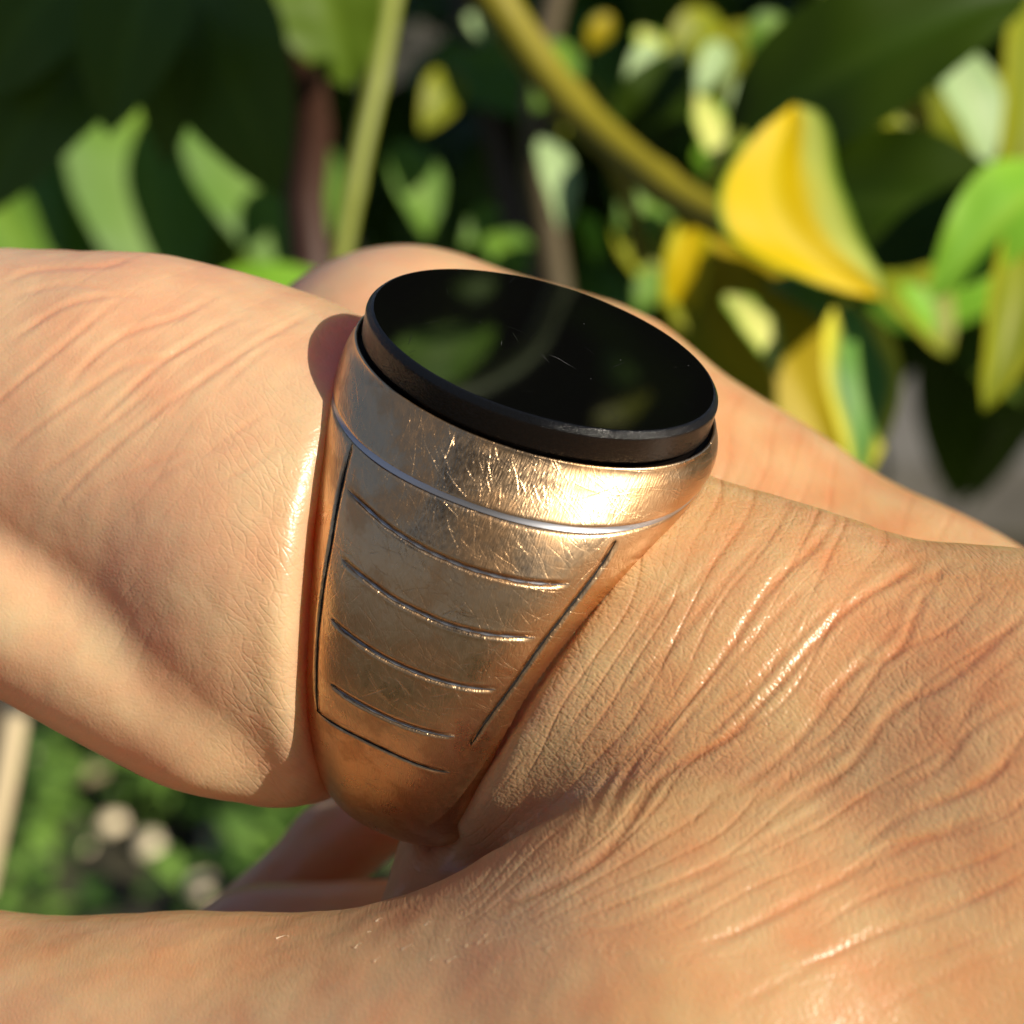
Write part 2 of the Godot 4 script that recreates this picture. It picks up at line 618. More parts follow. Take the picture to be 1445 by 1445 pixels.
func left_creases() -> Array:
	return [
		[1.0, [-19.2, 6.2, -17.1, 7.7, -15.2, 8.2, -13.9, 8.1]], [0.9, [-19.9, 3.4, -19.0, 4.3, -16.7, 6.3, -14.7, 8.2]], [1.0, [-19.7, 8.8, -18.3, 9.4, -15.8, 9.5, -14.5, 10.0]],
		[0.9, [-16.6, 4.5, -14.9, 6.4, -12.5, 7.4, -11.1, 8.4]], [0.9, [-18.9, 2.2, -16.0, 4.3, -14.2, 5.5, -12.9, 5.7, -11.0, 6.9, -9.8, 7.5]], [1.0, [-15.5, 3.0, -14.6, 4.0, -13.1, 5.4, -11.5, 6.6]],
		[0.8, [-17.1, 0.0, -14.1, 2.8, -10.9, 5.2, -8.6, 6.9, -7.5, 7.7]], [0.7, [-12.7, 3.3, -10.9, 5.3]], [0.45, [-16.9, 0.1, -13.1, 1.8, -10.7, 2.5, -8.5, 4.0]], [0.45, [-14.0, 0.7, -11.2, 2.1, -8.8, 2.9]],
		[0.6, [-10.1, 4.5, -8.1, 4.6]], [0.7, [-19.5, 8.2, -17.1, 8.7, -14.6, 8.3]], [0.7, [-18.4, 0.9, -15.9, 2.4, -12.9, 4.8]], [0.6, [-11.0, 4.2, -9.3, 5.9, -8.3, 6.5]], [0.4, [-12.0, 0.6, -10.1, 1.3, -8.0, 2.6]],
		[0.15, [-12.1, -1.5, -10.8, -3.3, -9.8, -4.5]], [0.25, [-9.5, -2.5, -8.4, -4.5]], [0.3, [-9.8, -5.6, -8.3, -6.8]], [0.3, [-9.5, -4.3, -8.0, -5.8]],
	]

func right_creases() -> Array:
	return [
		[0.8, [3.4, -5.7, 5.1, -3.6, 6.7, -2.2, 8.1, -0.5]], [0.8, [3.4, -6.9, 5.9, -4.3, 7.6, -2.3, 10.0, 0.0]], [1.3, [2.9, -10.8, 4.8, -8.0, 7.3, -5.1, 9.0, -2.7, 10.6, -1.4, 12.4, 0.2]],
		[0.8, [4.3, -9.4, 6.8, -6.2, 8.9, -3.9, 10.9, -2.2]], [1.6, [-0.8, -13.3, 1.9, -12.0, 3.4, -10.9, 5.3, -9.0, 7.3, -7.8, 9.2, -5.9, 11.4, -3.6, 13.6, -2.3, 15.0, -1.5]],
		[1.0, [6.6, -9.8, 9.2, -8.3, 11.7, -5.5, 13.2, -4.8, 14.3, -3.1, 15.3, -2.0]], [1.1, [8.6, -10.2, 11.1, -8.7, 13.0, -6.6, 14.4, -5.9, 16.0, -4.7, 17.6, -3.5]], [0.9, [11.0, -9.7, 13.8, -8.6, 15.2, -7.2, 17.1, -6.1]],
		[0.9, [11.0, -11.1, 12.8, -10.0, 14.7, -9.1, 16.9, -7.7]], [0.7, [3.6, -4.9, 5.4, -2.7, 6.7, -0.9]], [0.8, [1.9, -11.5, 3.6, -9.0, 5.8, -6.5]], [0.9, [5.8, -8.7, 8.2, -6.3, 10.0, -4.3, 11.9, -2.7]],
		[0.9, [10.3, -6.7, 12.4, -4.8, 13.7, -3.6]], [0.8, [7.9, -9.9, 10.3, -8.4, 12.4, -7.6]], [0.8, [4.2, -12.4, 7.9, -11.0, 11.0, -9.5]], [0.9, [5.1, -14.2, 9.0, -12.5, 12.9, -10.8, 16.8, -9.2]],
		[0.6, [6.4, -15.7, 11.2, -13.5, 16.7, -11.5]], [0.7, [3.0, -13.5, 6.1, -12.1, 8.8, -10.8]], [0.5, [11.1, -15.7, 14.1, -14.3, 16.6, -13.3]], [0.7, [14.7, -6.6, 16.2, -5.4, 17.4, -4.5]],
		[0.7, [12.7, -1.9, 14.6, -1.2]], [0.6, [13.0, -3.4, 15.5, -1.9, 17.1, -1.7]], [0.6, [14.9, -3.6, 16.8, -2.7]],
	]

# ---------------------------------------------------------------- the ring
const RO := Vector3(-1.319, -3.545, -0.949)     # middle of the finger hole
const RU := Vector3(0.9202, -0.3486, 0.1782)    # along the finger
const RN := Vector3(0.2146, 0.8299, 0.5150)     # out of the stone
const RW := Vector3(-0.3274, -0.4357, 0.8384)   # across the finger
const OUTER := 9.6
var t_n := PackedFloat32Array([-9.6, -9.2, -8.0, -6.0, -3.0, 0.0, 2.5, 5.0, 7.0, 8.2, 8.9, 9.6, 10.2])
var t_u := PackedFloat32Array([3.5, 3.6, 3.8, 4.1, 4.6, 5.2, 5.7, 6.2, 6.7, 7.05, 7.2, 7.15, 6.95])
var t_w := PackedFloat32Array([0.0, 2.743, 5.307, 7.494, 9.119, 9.6, 9.35, 8.75, 8.0, 7.3, 6.75, 6.1, 5.55])
var t_e := PackedFloat32Array([2.3, 2.3, 2.4, 2.6, 2.9, 3.0, 3.0, 2.9, 2.6, 2.3, 2.1, 2.0, 2.0])

func look(t: PackedFloat32Array, x: float) -> float:
	var k := clampi(t_n.bsearch(x) - 1, 0, t_n.size() - 2)
	var a := t[maxi(k - 1, 0)]
	var d := t[mini(k + 2, t.size() - 1)]
	var h := t_n[k + 1] - t_n[k]
	var f := clampf((x - t_n[k]) / h, 0.0, 1.0)
	return cubic_interpolate_in_time(t[k], t[k + 1], a, d, f, h, (t_n[maxi(k - 1, 0)] - t_n[k]) if k > 0 else -h, (t_n[k + 2] - t_n[k]) if k + 2 < t_n.size() else 2.0 * h)

func half_w(nn: float) -> float:
	return look(t_w, nn) if nn > 0.0 else sqrt(maxf(OUTER * OUTER - nn * nn, 0.0))

func ring_frame(p: Vector3) -> Vector3:
	return RO + RU * p.x + RN * p.y + RW * p.z

# a point of the outside at angle a of the slice at height nn, in ring axes (along, up, across)
func slice(nn: float, a: float) -> Vector3:
	var e := look(t_e, nn)
	var c := cos(a)
	var s := sin(a)
	var r := pow(pow(absf(c), e) + pow(absf(s), e), -1.0 / e)
	return Vector3(look(t_u, nn) * r * c, nn, half_w(nn) * r * s)

func ring_front(x: float, nn: float) -> Vector3:
	var e := look(t_e, nn)
	var u := look(t_u, nn)
	return Vector3(x, nn, half_w(nn) * pow(maxf(1.0 - pow(absf(x / u), e), 0.0), 1.0 / e))

func engravings() -> Array:
	# depth, half width, points (along, up)
	return [
		[0.14, 0.085, [-4.62, 8.35, -4.30, 6.5, -4.10, 5.46, -3.86, 3.73, -3.60, 2.07, -3.25, 0.45, -3.02, -0.42, -2.84, -0.95]],
		[0.15, 0.085, [5.40, 8.1, 5.22, 7.2, 4.70, 5.7, 4.24, 4.4, 3.80, 2.9, 3.27, 1.28, 2.98, 0.2]],
		[0.10, 0.07, [-2.84, -0.95, -1.36, -0.88, 0.26, -0.98, 1.60, -1.12, 2.5, -1.18]],
		[0.15, 0.085, [-4.07, 7.18, -3.01, 7.06, -1.98, 6.9, -0.41, 6.72, 0.98, 6.66, 1.8, 6.67, 3.14, 6.69, 4.5, 6.74]],
		[0.15, 0.085, [-3.42, 5.12, -2.12, 4.95, -0.90, 4.74, 0.78, 4.62, 2.41, 4.68, 3.35, 4.76, 3.99, 4.78]],
		[0.15, 0.085, [-3.15, 2.95, -2.02, 2.80, -0.56, 2.60, 0.76, 2.55, 2.20, 2.60, 3.27, 2.68]],
		[0.13, 0.085, [-2.49, 0.64, -1.20, 0.53, 0.09, 0.43, 1.27, 0.45, 2.40, 0.53]],
	]

func ring_pt(p: Vector3) -> Vector3:
	return (ring_frame(p) - RO) * 0.001

func build_ring() -> void:
	var o := thing("signet_ring", RO, "rose gold signet ring with oval black stone and engraved shoulder worn on the finger", "ring")
	var chart := Chart.new(Vector2(-8.5, -10.2), 0.03, 567, 640)
	for g in engravings():
		chart.stroke(curve2(g[2]), g[0], g[1] * 0.9, 0.01, 0.7)
	# shank and shoulders
	var rows := PackedFloat32Array()
	for k in 190: rows.append(8.44 - 8.44 * k / 190.0)
	for k in 46: rows.append(-0.044 * k)
	for k in 80: rows.append(-OUTER * sin(lerpf(asin(2.024 / OUTER), PI / 2.0, k / 79.0)))
	var angs := PackedFloat32Array()
	for k in 400: angs.append(PI * k / 400.0)
	for k in 81: angs.append(PI + PI * k / 80.0)
	var cols := angs.size()
	var v := PackedVector3Array()
	var uv := PackedVector2Array()
	for nn in rows:
		for a in angs:
			var p := slice(nn, a)
			v.append(p)
			uv.append(Vector2((p.x + 12.0) / 24.0, (12.0 - p.y) / 24.0))
	var t := PackedInt32Array()
	var gone := func(k: int) -> bool: return Vector2(v[k].y, v[k].z).length() < 8.15
	for i in rows.size() - 1:
		for j in cols - 1:
			var a := i * cols + j
			if gone.call(a) and gone.call(a + 1) and gone.call(a + cols): continue
			t.append_array(PackedInt32Array([a, a + 1, a + cols, a + 1, a + cols + 1, a + cols]))
	var nr := sum_normals(v, t)
	if nr[60 * cols + 200].z < 0.0:
		for k in range(0, t.size(), 3):
			var sw := t[k + 1]
			t[k + 1] = t[k + 2]
			t[k + 2] = sw
		nr = sum_normals(v, t)
	var wob := noise(71, 0.5)
	for k in v.size():
		var h := 0.012 * wob.get_noise_3dv(v[k])
		# the step under the bezel, and its turn-in
		h -= 0.10 * exp(-pow((v[k].y - 8.42) / 0.09, 2.0))
		if v[k].z > 0.0: h += chart.at(v[k].x, v[k].y)
		v[k] += nr[k] * h
	var vl := PackedVector3Array()
	for p in v: vl.append(ring_pt(p))
	var gold := gold_material(o)
	part("shank", arrays_mesh(vl, sum_normals(vl, t), t, PackedColorArray(), uv), gold, o)
	# bezel: from the girdle line up to its lip and down inside
	var prof := []
	for k in 30: prof.append([8.46 + 1.70 * k / 29.0, 0.0])
	for k in 9:
		var a := PI * (k + 1) / 9.0
		prof.append([10.16 + 0.07 * sin(a), -0.07 + 0.07 * cos(a)])
	prof.append([9.6, -0.15])
	prof.append([9.0, -0.16])
	var bc := 289
	v = PackedVector3Array()
	uv = PackedVector2Array()
	for pr in prof:
		for j in bc:
			var a := TAU * j / (bc - 1.0)
			var p := slice(minf(pr[0], 10.16) if pr[1] == 0.0 else 10.16, a)
			p.y = pr[0]
			var flat := Vector3(p.x, 0, p.z).normalized()
			p += flat * (pr[1] - 0.09 * exp(-pow((pr[0] - 8.44) / 0.08, 2.0)))
			if pr[1] == 0.0: p += flat * 0.015 * wob.get_noise_3dv(p * 0.8)
			v.append(ring_pt(p))
			uv.append(Vector2((p.x + 12.0) / 24.0, (12.0 - p.y + 0.6 * signf(p.z)) / 24.0))
	part("bezel", grid_mesh(v, prof.size(), bc, PackedColorArray(), uv), gold, o)
	# dark seat between the bezel and the stone
	var dark := mat(Color(0.012, 0.010, 0.008), 0.5)
	part("stone_seat", oval([[9.55, 6.9, 5.52], [9.60, 6.9, 5.52], [9.61, 0.0, 0.0]]), dark, o)
	# stone: flat polished table, bevelled rim, grey side, undercut foot
	var stone := part("stone", oval([[9.5, 6.45, 5.1], [10.16, 6.5, 5.15], [10.26, 6.64, 5.29], [10.32, 6.70, 5.35], [10.40, 6.72, 5.37], [11.24, 6.74, 5.39], [11.32, 6.72, 5.37]]), side_material(), o)
	part("bevel", oval([[11.318, 6.722, 5.372], [11.36, 6.70, 5.35], [11.50, 6.59, 5.24], [11.535, 6.54, 5.19], [11.55, 6.49, 5.14]]), bevel_material(), stone)
	var tv := PackedVector3Array()
	var tu := PackedVector2Array()
	for i in 14:
		for j in 97:
			var a := TAU * j / 96.0
			var f := 1.0 - i / 13.0
			tv.append(ring_pt(Vector3(6.491 * cos(a) * f, 11.55, 5.141 * sin(a) * f)))
			tu.append(Vector2(0.5 + 0.5 * cos(a) * f, 0.5 + 0.5 * sin(a) * f))
	part("polished_table", grid_mesh(tv, 14, 97, PackedColorArray(), tu), table_material(), stone)
	# dark residue along each engraved line
	var ox := mat(Color(0.42, 0.42, 0.44), 0.36, 0.9)
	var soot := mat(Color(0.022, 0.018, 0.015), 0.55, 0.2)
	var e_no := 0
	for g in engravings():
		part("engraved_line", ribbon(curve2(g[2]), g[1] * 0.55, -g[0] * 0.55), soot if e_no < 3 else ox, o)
		e_no += 1
	part("girdle_groove", girdle(), ox, o)

func oval(prof: Array) -> ArrayMesh:
	var v := PackedVector3Array()
	var uv := PackedVector2Array()
	for pr in prof:
		for j in 193:
			var a := TAU * j / 192.0
			v.append(ring_pt(Vector3(pr[1] * cos(a), pr[0], pr[2] * sin(a))))
			uv.append(Vector2(j / 48.0, pr[0] * 0.5))
	return grid_mesh(v, prof.size(), 193, PackedColorArray(), uv)

func ribbon(line: PackedVector2Array, half: float, lift: float) -> ArrayMesh:
	var v := PackedVector3Array()
	for k in line.size():
		var d := (line[mini(k + 1, line.size() - 1)] - line[maxi(k - 1, 0)]).normalized()
		var s := Vector2(-d.y, d.x)
		var f := minf(minf(k, line.size() - 1 - k) / 4.0, 1.0)
		for j in 5:
			var y := (j - 2) / 2.0
			var q := line[k] + s * y * half * (0.85 + 0.3 * sin(k * 1.9 + line[0].y * 5.0)) * (0.25 + 0.75 * f)
			var p := ring_front(q.x, q.y)
			var px := ring_front(q.x + 0.02, q.y) - p
			var py := ring_front(q.x, q.y + 0.02) - p
			var n := px.cross(py).normalized()
			v.append(ring_pt(p + n * (lift * (0.35 + 0.65 * f) + 0.05 * y * y)))
	return grid_mesh(v, line.size(), 5)

func girdle() -> ArrayMesh:
	var v := PackedVector3Array()
	for k in 4:
		for j in 241:
			var a := TAU * j / 240.0
			var p := slice(8.36 + 0.055 * k, a)
			var flat := Vector3(p.x, 0, p.z).normalized()
			p -= flat * (0.055 - 0.012 * absf(k - 1.5))
			v.append(ring_pt(p))
	return grid_mesh(v, 4, 241)

func gold_material(_o: Node3D) -> StandardMaterial3D:
	var px := 1536
	var r := RandomNumberGenerator.new()
	r.seed = 99
	var tone := noise(81, 0.006, FastNoiseLite.TYPE_SIMPLEX_SMOOTH, 4).get_image(px, px)
	var fine := noise(83, 0.05, FastNoiseLite.TYPE_SIMPLEX, 3).get_image(px, px)
	var hair := noise(85, 0.30, FastNoiseLite.TYPE_SIMPLEX, 2).get_image(px, 192)
	hair.resize(px, px, Image.INTERPOLATE_CUBIC)
	var td := tone.get_data()
	var fd := fine.get_data()
	var hd := hair.get_data()
	var al := PackedByteArray()
	var ro := PackedByteArray()
	var he := PackedFloat32Array()
	al.resize(px * px * 3)
	ro.resize(px * px)
	he.resize(px * px)
	var lut := []
	for k in 256:
		var a := smoothstep(0.40, 0.72, k / 255.0)
		lut.append([int(lerpf(218, 198, a)), int(lerpf(182, 158, a)), int(lerpf(140, 116, a))])
	for k in px * px:
		var c = lut[clampi(td[k] + (fd[k] - 128) / 6, 0, 255)]
		al[k * 3] = c[0]
		al[k * 3 + 1] = c[1]
		al[k * 3 + 2] = c[2]
		ro[k] = clampi(91 + (td[k] - 128) / 4 + (fd[k] - 128) / 10, 0, 255)
		he[k] = 0.62 + (hd[k] - 128) * 0.0011
	# wear: thousands of thin scratches, most of them running across the shoulder
	for s in 26000:
		var p := Vector2(r.randf() * px, r.randf() * px)
		var a := r.randfn(0.75, 0.35) if r.randf() < 0.7 else r.randf() * PI
		var d := Vector2(cos(a), sin(a))
		var bend := r.randf_range(-0.008, 0.008)
		var depth := r.randf_range(0.06, 0.6) * r.randf() * r.randf()
		var n := int(r.randf_range(12, 110))
		for q in n:
			p += d
			d = d.rotated(bend)
			var i := int(p.x)
			var j := int(p.y)
			if i < 0 or j < 0 or i >= px or j >= px: break
			he[j * px + i] = maxf(he[j * px + i] - depth * sin(PI * q / n), 0.0)
	var m := StandardMaterial3D.new()
	m.metallic = 1.0
	m.albedo_texture = ImageTexture.create_from_image(Image.create_from_data(px, px, false, Image.FORMAT_RGB8, al))
	m.roughness = 1.0
	m.roughness_texture = ImageTexture.create_from_image(Image.create_from_data(px, px, false, Image.FORMAT_L8, ro))
	m.heightmap_enabled = true
	m.heightmap_texture = ImageTexture.create_from_image(Image.create_from_data(px, px, false, Image.FORMAT_RF, he.to_byte_array()))
	m.heightmap_scale = 0.0028
	return m

func side_material() -> StandardMaterial3D:
	var m := mat(Color(0.008, 0.006, 0.005), 0.12)
	m.metallic_specular = 0.42
	m.uv1_scale = Vector3(1, 1, 1)
	m.heightmap_enabled = true
	m.heightmap_texture = ImageTexture.create_from_image(noise(91, 0.08, FastNoiseLite.TYPE_SIMPLEX, 3).get_image(512, 512))
	m.heightmap_scale = 0.001
	return m

func bevel_material() -> StandardMaterial3D:
	var m := mat(Color(0.005, 0.005, 0.005), 0.16)
	m.metallic_specular = 0.4
	m.heightmap_enabled = true
	m.heightmap_texture = ImageTexture.create_from_image(noise(93, 0.16, FastNoiseLite.TYPE_SIMPLEX, 3).get_image(512, 512))
	m.heightmap_scale = 0.002
	return m

func table_material() -> StandardMaterial3D:
	var px := 1024
	var im := Image.create(px, px, false, Image.FORMAT_RGB8)
	im.fill(Color(0.03, 0.03, 0.03))
	var rough := Image.create(px, px, false, Image.FORMAT_L8)
	rough.fill(Color(0.035, 0, 0))
	var r := RandomNumberGenerator.new()
	r.seed = 5
	var lines := [[0.50, 0.55, 0.545, 0.60, 0.5], [0.53, 0.535, 0.62, 0.575, 0.75], [0.525, 0.545, 0.575, 0.545, 0.55], [0.39, 0.565, 0.40, 0.605, 0.5], [0.40, 0.48, 0.43, 0.53, 0.25], [0.72, 0.40, 0.70, 0.47, 0.2]]
	for k in 26: lines.append([r.randf(), r.randf(), 0, 0, r.randf_range(0.07, 0.14)])
	for l in lines:
		var a := Vector2(l[0], l[1]) * px
		var b := Vector2(l[2], l[3]) * px
		if l[2] == 0: b = a + Vector2.from_angle(r.randf() * TAU) * r.randf_range(8, 90)
		var n := int(a.distance_to(b))
		for k in n:
			var p := a.lerp(b, k / float(n))
			var g: float = l[4] * sin(PI * (k + 0.5) / n) * r.randf_range(0.5, 1.0)
			if p.x < 1 or p.y < 1 or p.x > px - 2 or p.y > px - 2: continue
			im.set_pixel(int(p.x), int(p.y), Color(0.04 + g, 0.04 + g, 0.04 + g))
			rough.set_pixel(int(p.x), int(p.y), Color(0.3, 0, 0))
	for k in 46:
		var g := r.randf_range(0.1, 0.45)
		var s := 1 if r.randf() < 0.8 else 3
		im.fill_rect(Rect2i(r.randi_range(0, px), r.randi_range(0, px), s, s), Color(g, g, g))
	var m := StandardMaterial3D.new()
	m.albedo_texture = ImageTexture.create_from_image(im)
	m.roughness = 1.0
	m.roughness_texture = ImageTexture.create_from_image(rough)
	m.metallic_specular = 0.72
	return m

# ---------------------------------------------------------------- what the ring mirrors
func build_phone() -> void:
	var at := Vector3(-16, 52, 106)
	var o := thing("phone", at, "dark phone held in front of the hand, seen only mirrored in the ring", "phone")
	var poly := PackedVector2Array()
	for c in [[26, 65, 0], [-26, 65, 1], [-26, -65, 2], [26, -65, 3]]:
		for k in 7:
			poly.append(Vector2(c[0], c[1]) + Vector2.from_angle(PI / 2.0 * (c[2] + k / 6.0)) * 10.0)
	var idx := Geometry2D.triangulate_polygon(poly)
	var st := SurfaceTool.new()
	st.begin(Mesh.PRIMITIVE_TRIANGLES)
	for z in [-4.0, 4.0]:
		for k in range(0, idx.size(), 3):
			var t := [idx[k], idx[k + 1], idx[k + 2]]
			var n := (poly[t[1]] - poly[t[0]]).cross(poly[t[2]] - poly[t[0]])
			if (n > 0.0) == (z > 0.0): t.reverse()
			for q in t:
				st.set_smooth_group(-1)
				st.add_vertex(Vector3(poly[q].x, poly[q].y, z) * 0.001)
	for k in poly.size():
		var a := poly[k]
		var b := poly[(k + 1) % poly.size()]
		for q in [Vector3(a.x, a.y, -4), Vector3(b.x, b.y, -4), Vector3(a.x, a.y, 4), Vector3(b.x, b.y, -4), Vector3(b.x, b.y, 4), Vector3(a.x, a.y, 4)]:
			st.set_smooth_group(-1)
			st.add_vertex(q * 0.001)
	st.generate_normals()
	part("case", st.commit(), mat(Color(0.05, 0.042, 0.036), 0.5), o)

# ---------------------------------------------------------------- plants
var leaf_mat: StandardMaterial3D
var shade_wanted := []
var lit_spots := []
var clear_paths := []
var stem_mat: StandardMaterial3D

# colours of leaf surfaces: blade, midrib, margin (linear)
func leaf_tint(kind: String) -> Array:
	match kind:
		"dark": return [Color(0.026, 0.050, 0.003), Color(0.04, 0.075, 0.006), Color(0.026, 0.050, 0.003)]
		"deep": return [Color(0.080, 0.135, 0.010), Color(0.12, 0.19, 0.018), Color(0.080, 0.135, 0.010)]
		"green": return [Color(0.11, 0.215, 0.026), Color(0.18, 0.30, 0.03), Color(0.095, 0.19, 0.03)]
		"fresh": return [Color(0.16, 0.36, 0.025), Color(0.25, 0.42, 0.04), Color(0.20, 0.40, 0.03)]
		"olive": return [Color(0.16, 0.19, 0.010), Color(0.24, 0.27, 0.02), Color(0.24, 0.25, 0.01)]
		"yellow": return [Color(0.56, 0.40, 0.003), Color(0.55, 0.44, 0.01), Color(0.40, 0.40, 0.012)]
		"rimmed": return [Color(0.56, 0.40, 0.003), Color(0.55, 0.44, 0.01), Color(0.46, 0.52, 0.10)]
		"gold": return [Color(0.36, 0.27, 0.006), Color(0.45, 0.34, 0.02), Color(0.20, 0.22, 0.01)]
		"cream": return [Color(0.56, 0.58, 0.16), Color(0.55, 0.58, 0.20), Color(0.25, 0.40, 0.05)]
		"pale": return [Color(0.30, 0.42, 0.20), Color(0.40, 0.50, 0.25), Color(0.30, 0.42, 0.18)]
	return [Color(0.08, 0.20, 0.04), Color(0.2, 0.4, 0.05), Color(0.60, 0.55, 0.04)]   # variegated

func leaf_sheet(base: Vector3, end: Vector3, width: float, face: Vector3, kind: String, bend: float, cup: float, sickle: float, at: Vector3) -> ArrayMesh:
	var y := end - base
	var len := y.length()
	y /= len
	var x := y.cross(face).normalized()
	var z := x.cross(y)
	var tint := leaf_tint(kind)
	var rows := 15
	var cols := 11
	var v := PackedVector3Array()
	var c := PackedColorArray()
	for i in rows:
		var t := i / (rows - 1.0)
		var w := width * 0.5 * pow(sin(PI * pow(t, 0.82)), 0.72) if t < 1.0 else 0.0
		w = maxf(w, width * 0.02)
		for j in cols:
			var s := (j / (cols - 1.0) - 0.5) * 2.0
			var wave := 0.02 * width * sin(t * 17.0 + s * 2.0) * absf(s)
			var p := base + y * len * t + x * (w * s + sickle * sin(PI * t)) + z * (bend * len * sin(PI * t) - bend * len * 0.9 * t * t + cup * w * s * s + wave - 0.03 * width * exp(-s * s * 30.0))
			v.append((p - at) * 0.001)
			var m := exp(-s * s * 60.0) * (1.0 - 0.6 * t)
			var k := (tint[0] as Color).lerp(tint[2], smoothstep(0.45, 0.9, absf(s) + 0.12 * sin(t * 9.0)))
			if kind == "rimmed": k = (tint[0] as Color).lerp(tint[2], smoothstep(0.42, 0.62, -s + 0.06 * sin(t * 11.0))).lerp(Color(0.10, 0.22, 0.01), smoothstep(0.8, 0.97, absf(s)))
			k = k.lerp(tint[1], m)
			c.append(k)
	return grid_mesh(v, rows, cols, c)

func leaf(o: Node3D, base: Vector3, end: Vector3, width: float, kind: String, face := Vector3(0, 0.45, 0.9), bend := 0.12, cup := 0.12, sickle := 0.0) -> MeshInstance3D:
	return part("leaf", leaf_sheet(base, end, width, face, kind, bend, cup, sickle, o.get_meta("at")), leaf_mat, o)

func stem(o: Node3D, pts: Array, r0: float, r1: float, kind: Color, called := "stem") -> MeshInstance3D:
	var at: Vector3 = o.get_meta("at")
	var raw := PackedVector3Array()
	for p in pts: raw.append(p - at)
	var path := smooth_path(raw, 5 + pts.size() * 4)
	var rad := PackedFloat32Array()
	for k in path.size(): rad.append(lerpf(r0, r1, k / (path.size() - 1.0)) * (1.12 if k % 6 == 2 else 1.0))
	return part(called, tube(path, rad, 10, kind), stem_mat, o)

# leaf given by where its base and tip are seen and how far off they are
func seen_leaf(o: Node3D, b: Array, e: Array, wpx: float, kind: String, face := Vector3(0, 0.45, 0.9), bend := 0.12, cup := 0.12, sickle := 0.0) -> Vector3:
	var k: float = (DIST - (b[2] + e[2]) * 0.5) / DIST / SC
	var p := pix(b[0], b[1], b[2])
	var q := pix(e[0], e[1], e[2])
	if kind in ["green", "fresh", "yellow", "cream", "pale", "olive", "variegated", "rimmed"]:
		for f in [0.15, 0.5, 0.85]: lit_spots.append([p.lerp(q, f), wpx * k * 0.5])
	leaf(o, p, q, wpx * k, kind, face, bend, cup, sickle * k)
	return (p + q) * 0.5

# a leaf of the overhanging branch that keeps the sun off a spot
func shade(_o: Node3D, spot: Vector3, size: float) -> void:
	shade_wanted.append([spot, size])

# whether a leaf of that size at c would keep the sun off a spot that the sun reaches
func in_the_light(c: Vector3, size: float) -> bool:
	for w in clear_paths:
		var f: Vector3 = w[0]
		var g: Vector3 = w[1] - f
		var u := (c - f).dot(g) / g.length_squared()
		if u < 1.02 and (c - f - g * u).length() < size * 0.55 + 3.0: return true
	for s in lit_spots:
		var q: Vector3 = c - s[0]
		var t := q.dot(sun_dir)
		if t > 4.0 and (q - sun_dir * t).length() < size * 0.62 + s[1]: return true
	return false

func put_shades(o: Node3D) -> void:
	for w in shade_wanted:
		var spot: Vector3 = w[0]
		var size: float = w[1]
		var t := 45.0
		while t < 420.0:
			var p := spot + sun_dir * t
			var edge := 21.0 * (DIST - p.z) / DIST + size * 0.8
			if (p.y > edge or absf(p.x) > edge) and not in_the_light(p, size): break
			t += 6.0
		if t >= 420.0: continue
		var c := spot + sun_dir * t
		var d := Vector3(rng.randf_range(-0.5, 0.5), -0.8, rng.randf_range(-0.3, 0.5)).slide(sun_dir).normalized()
		leaf(o, c - d * size * 0.8, c + d * size * 0.8, size * 1.15, "dark", sun_dir + Vector3(rng.randf_range(-0.2, 0.2), 0.2, 0), 0.05, 0.08)

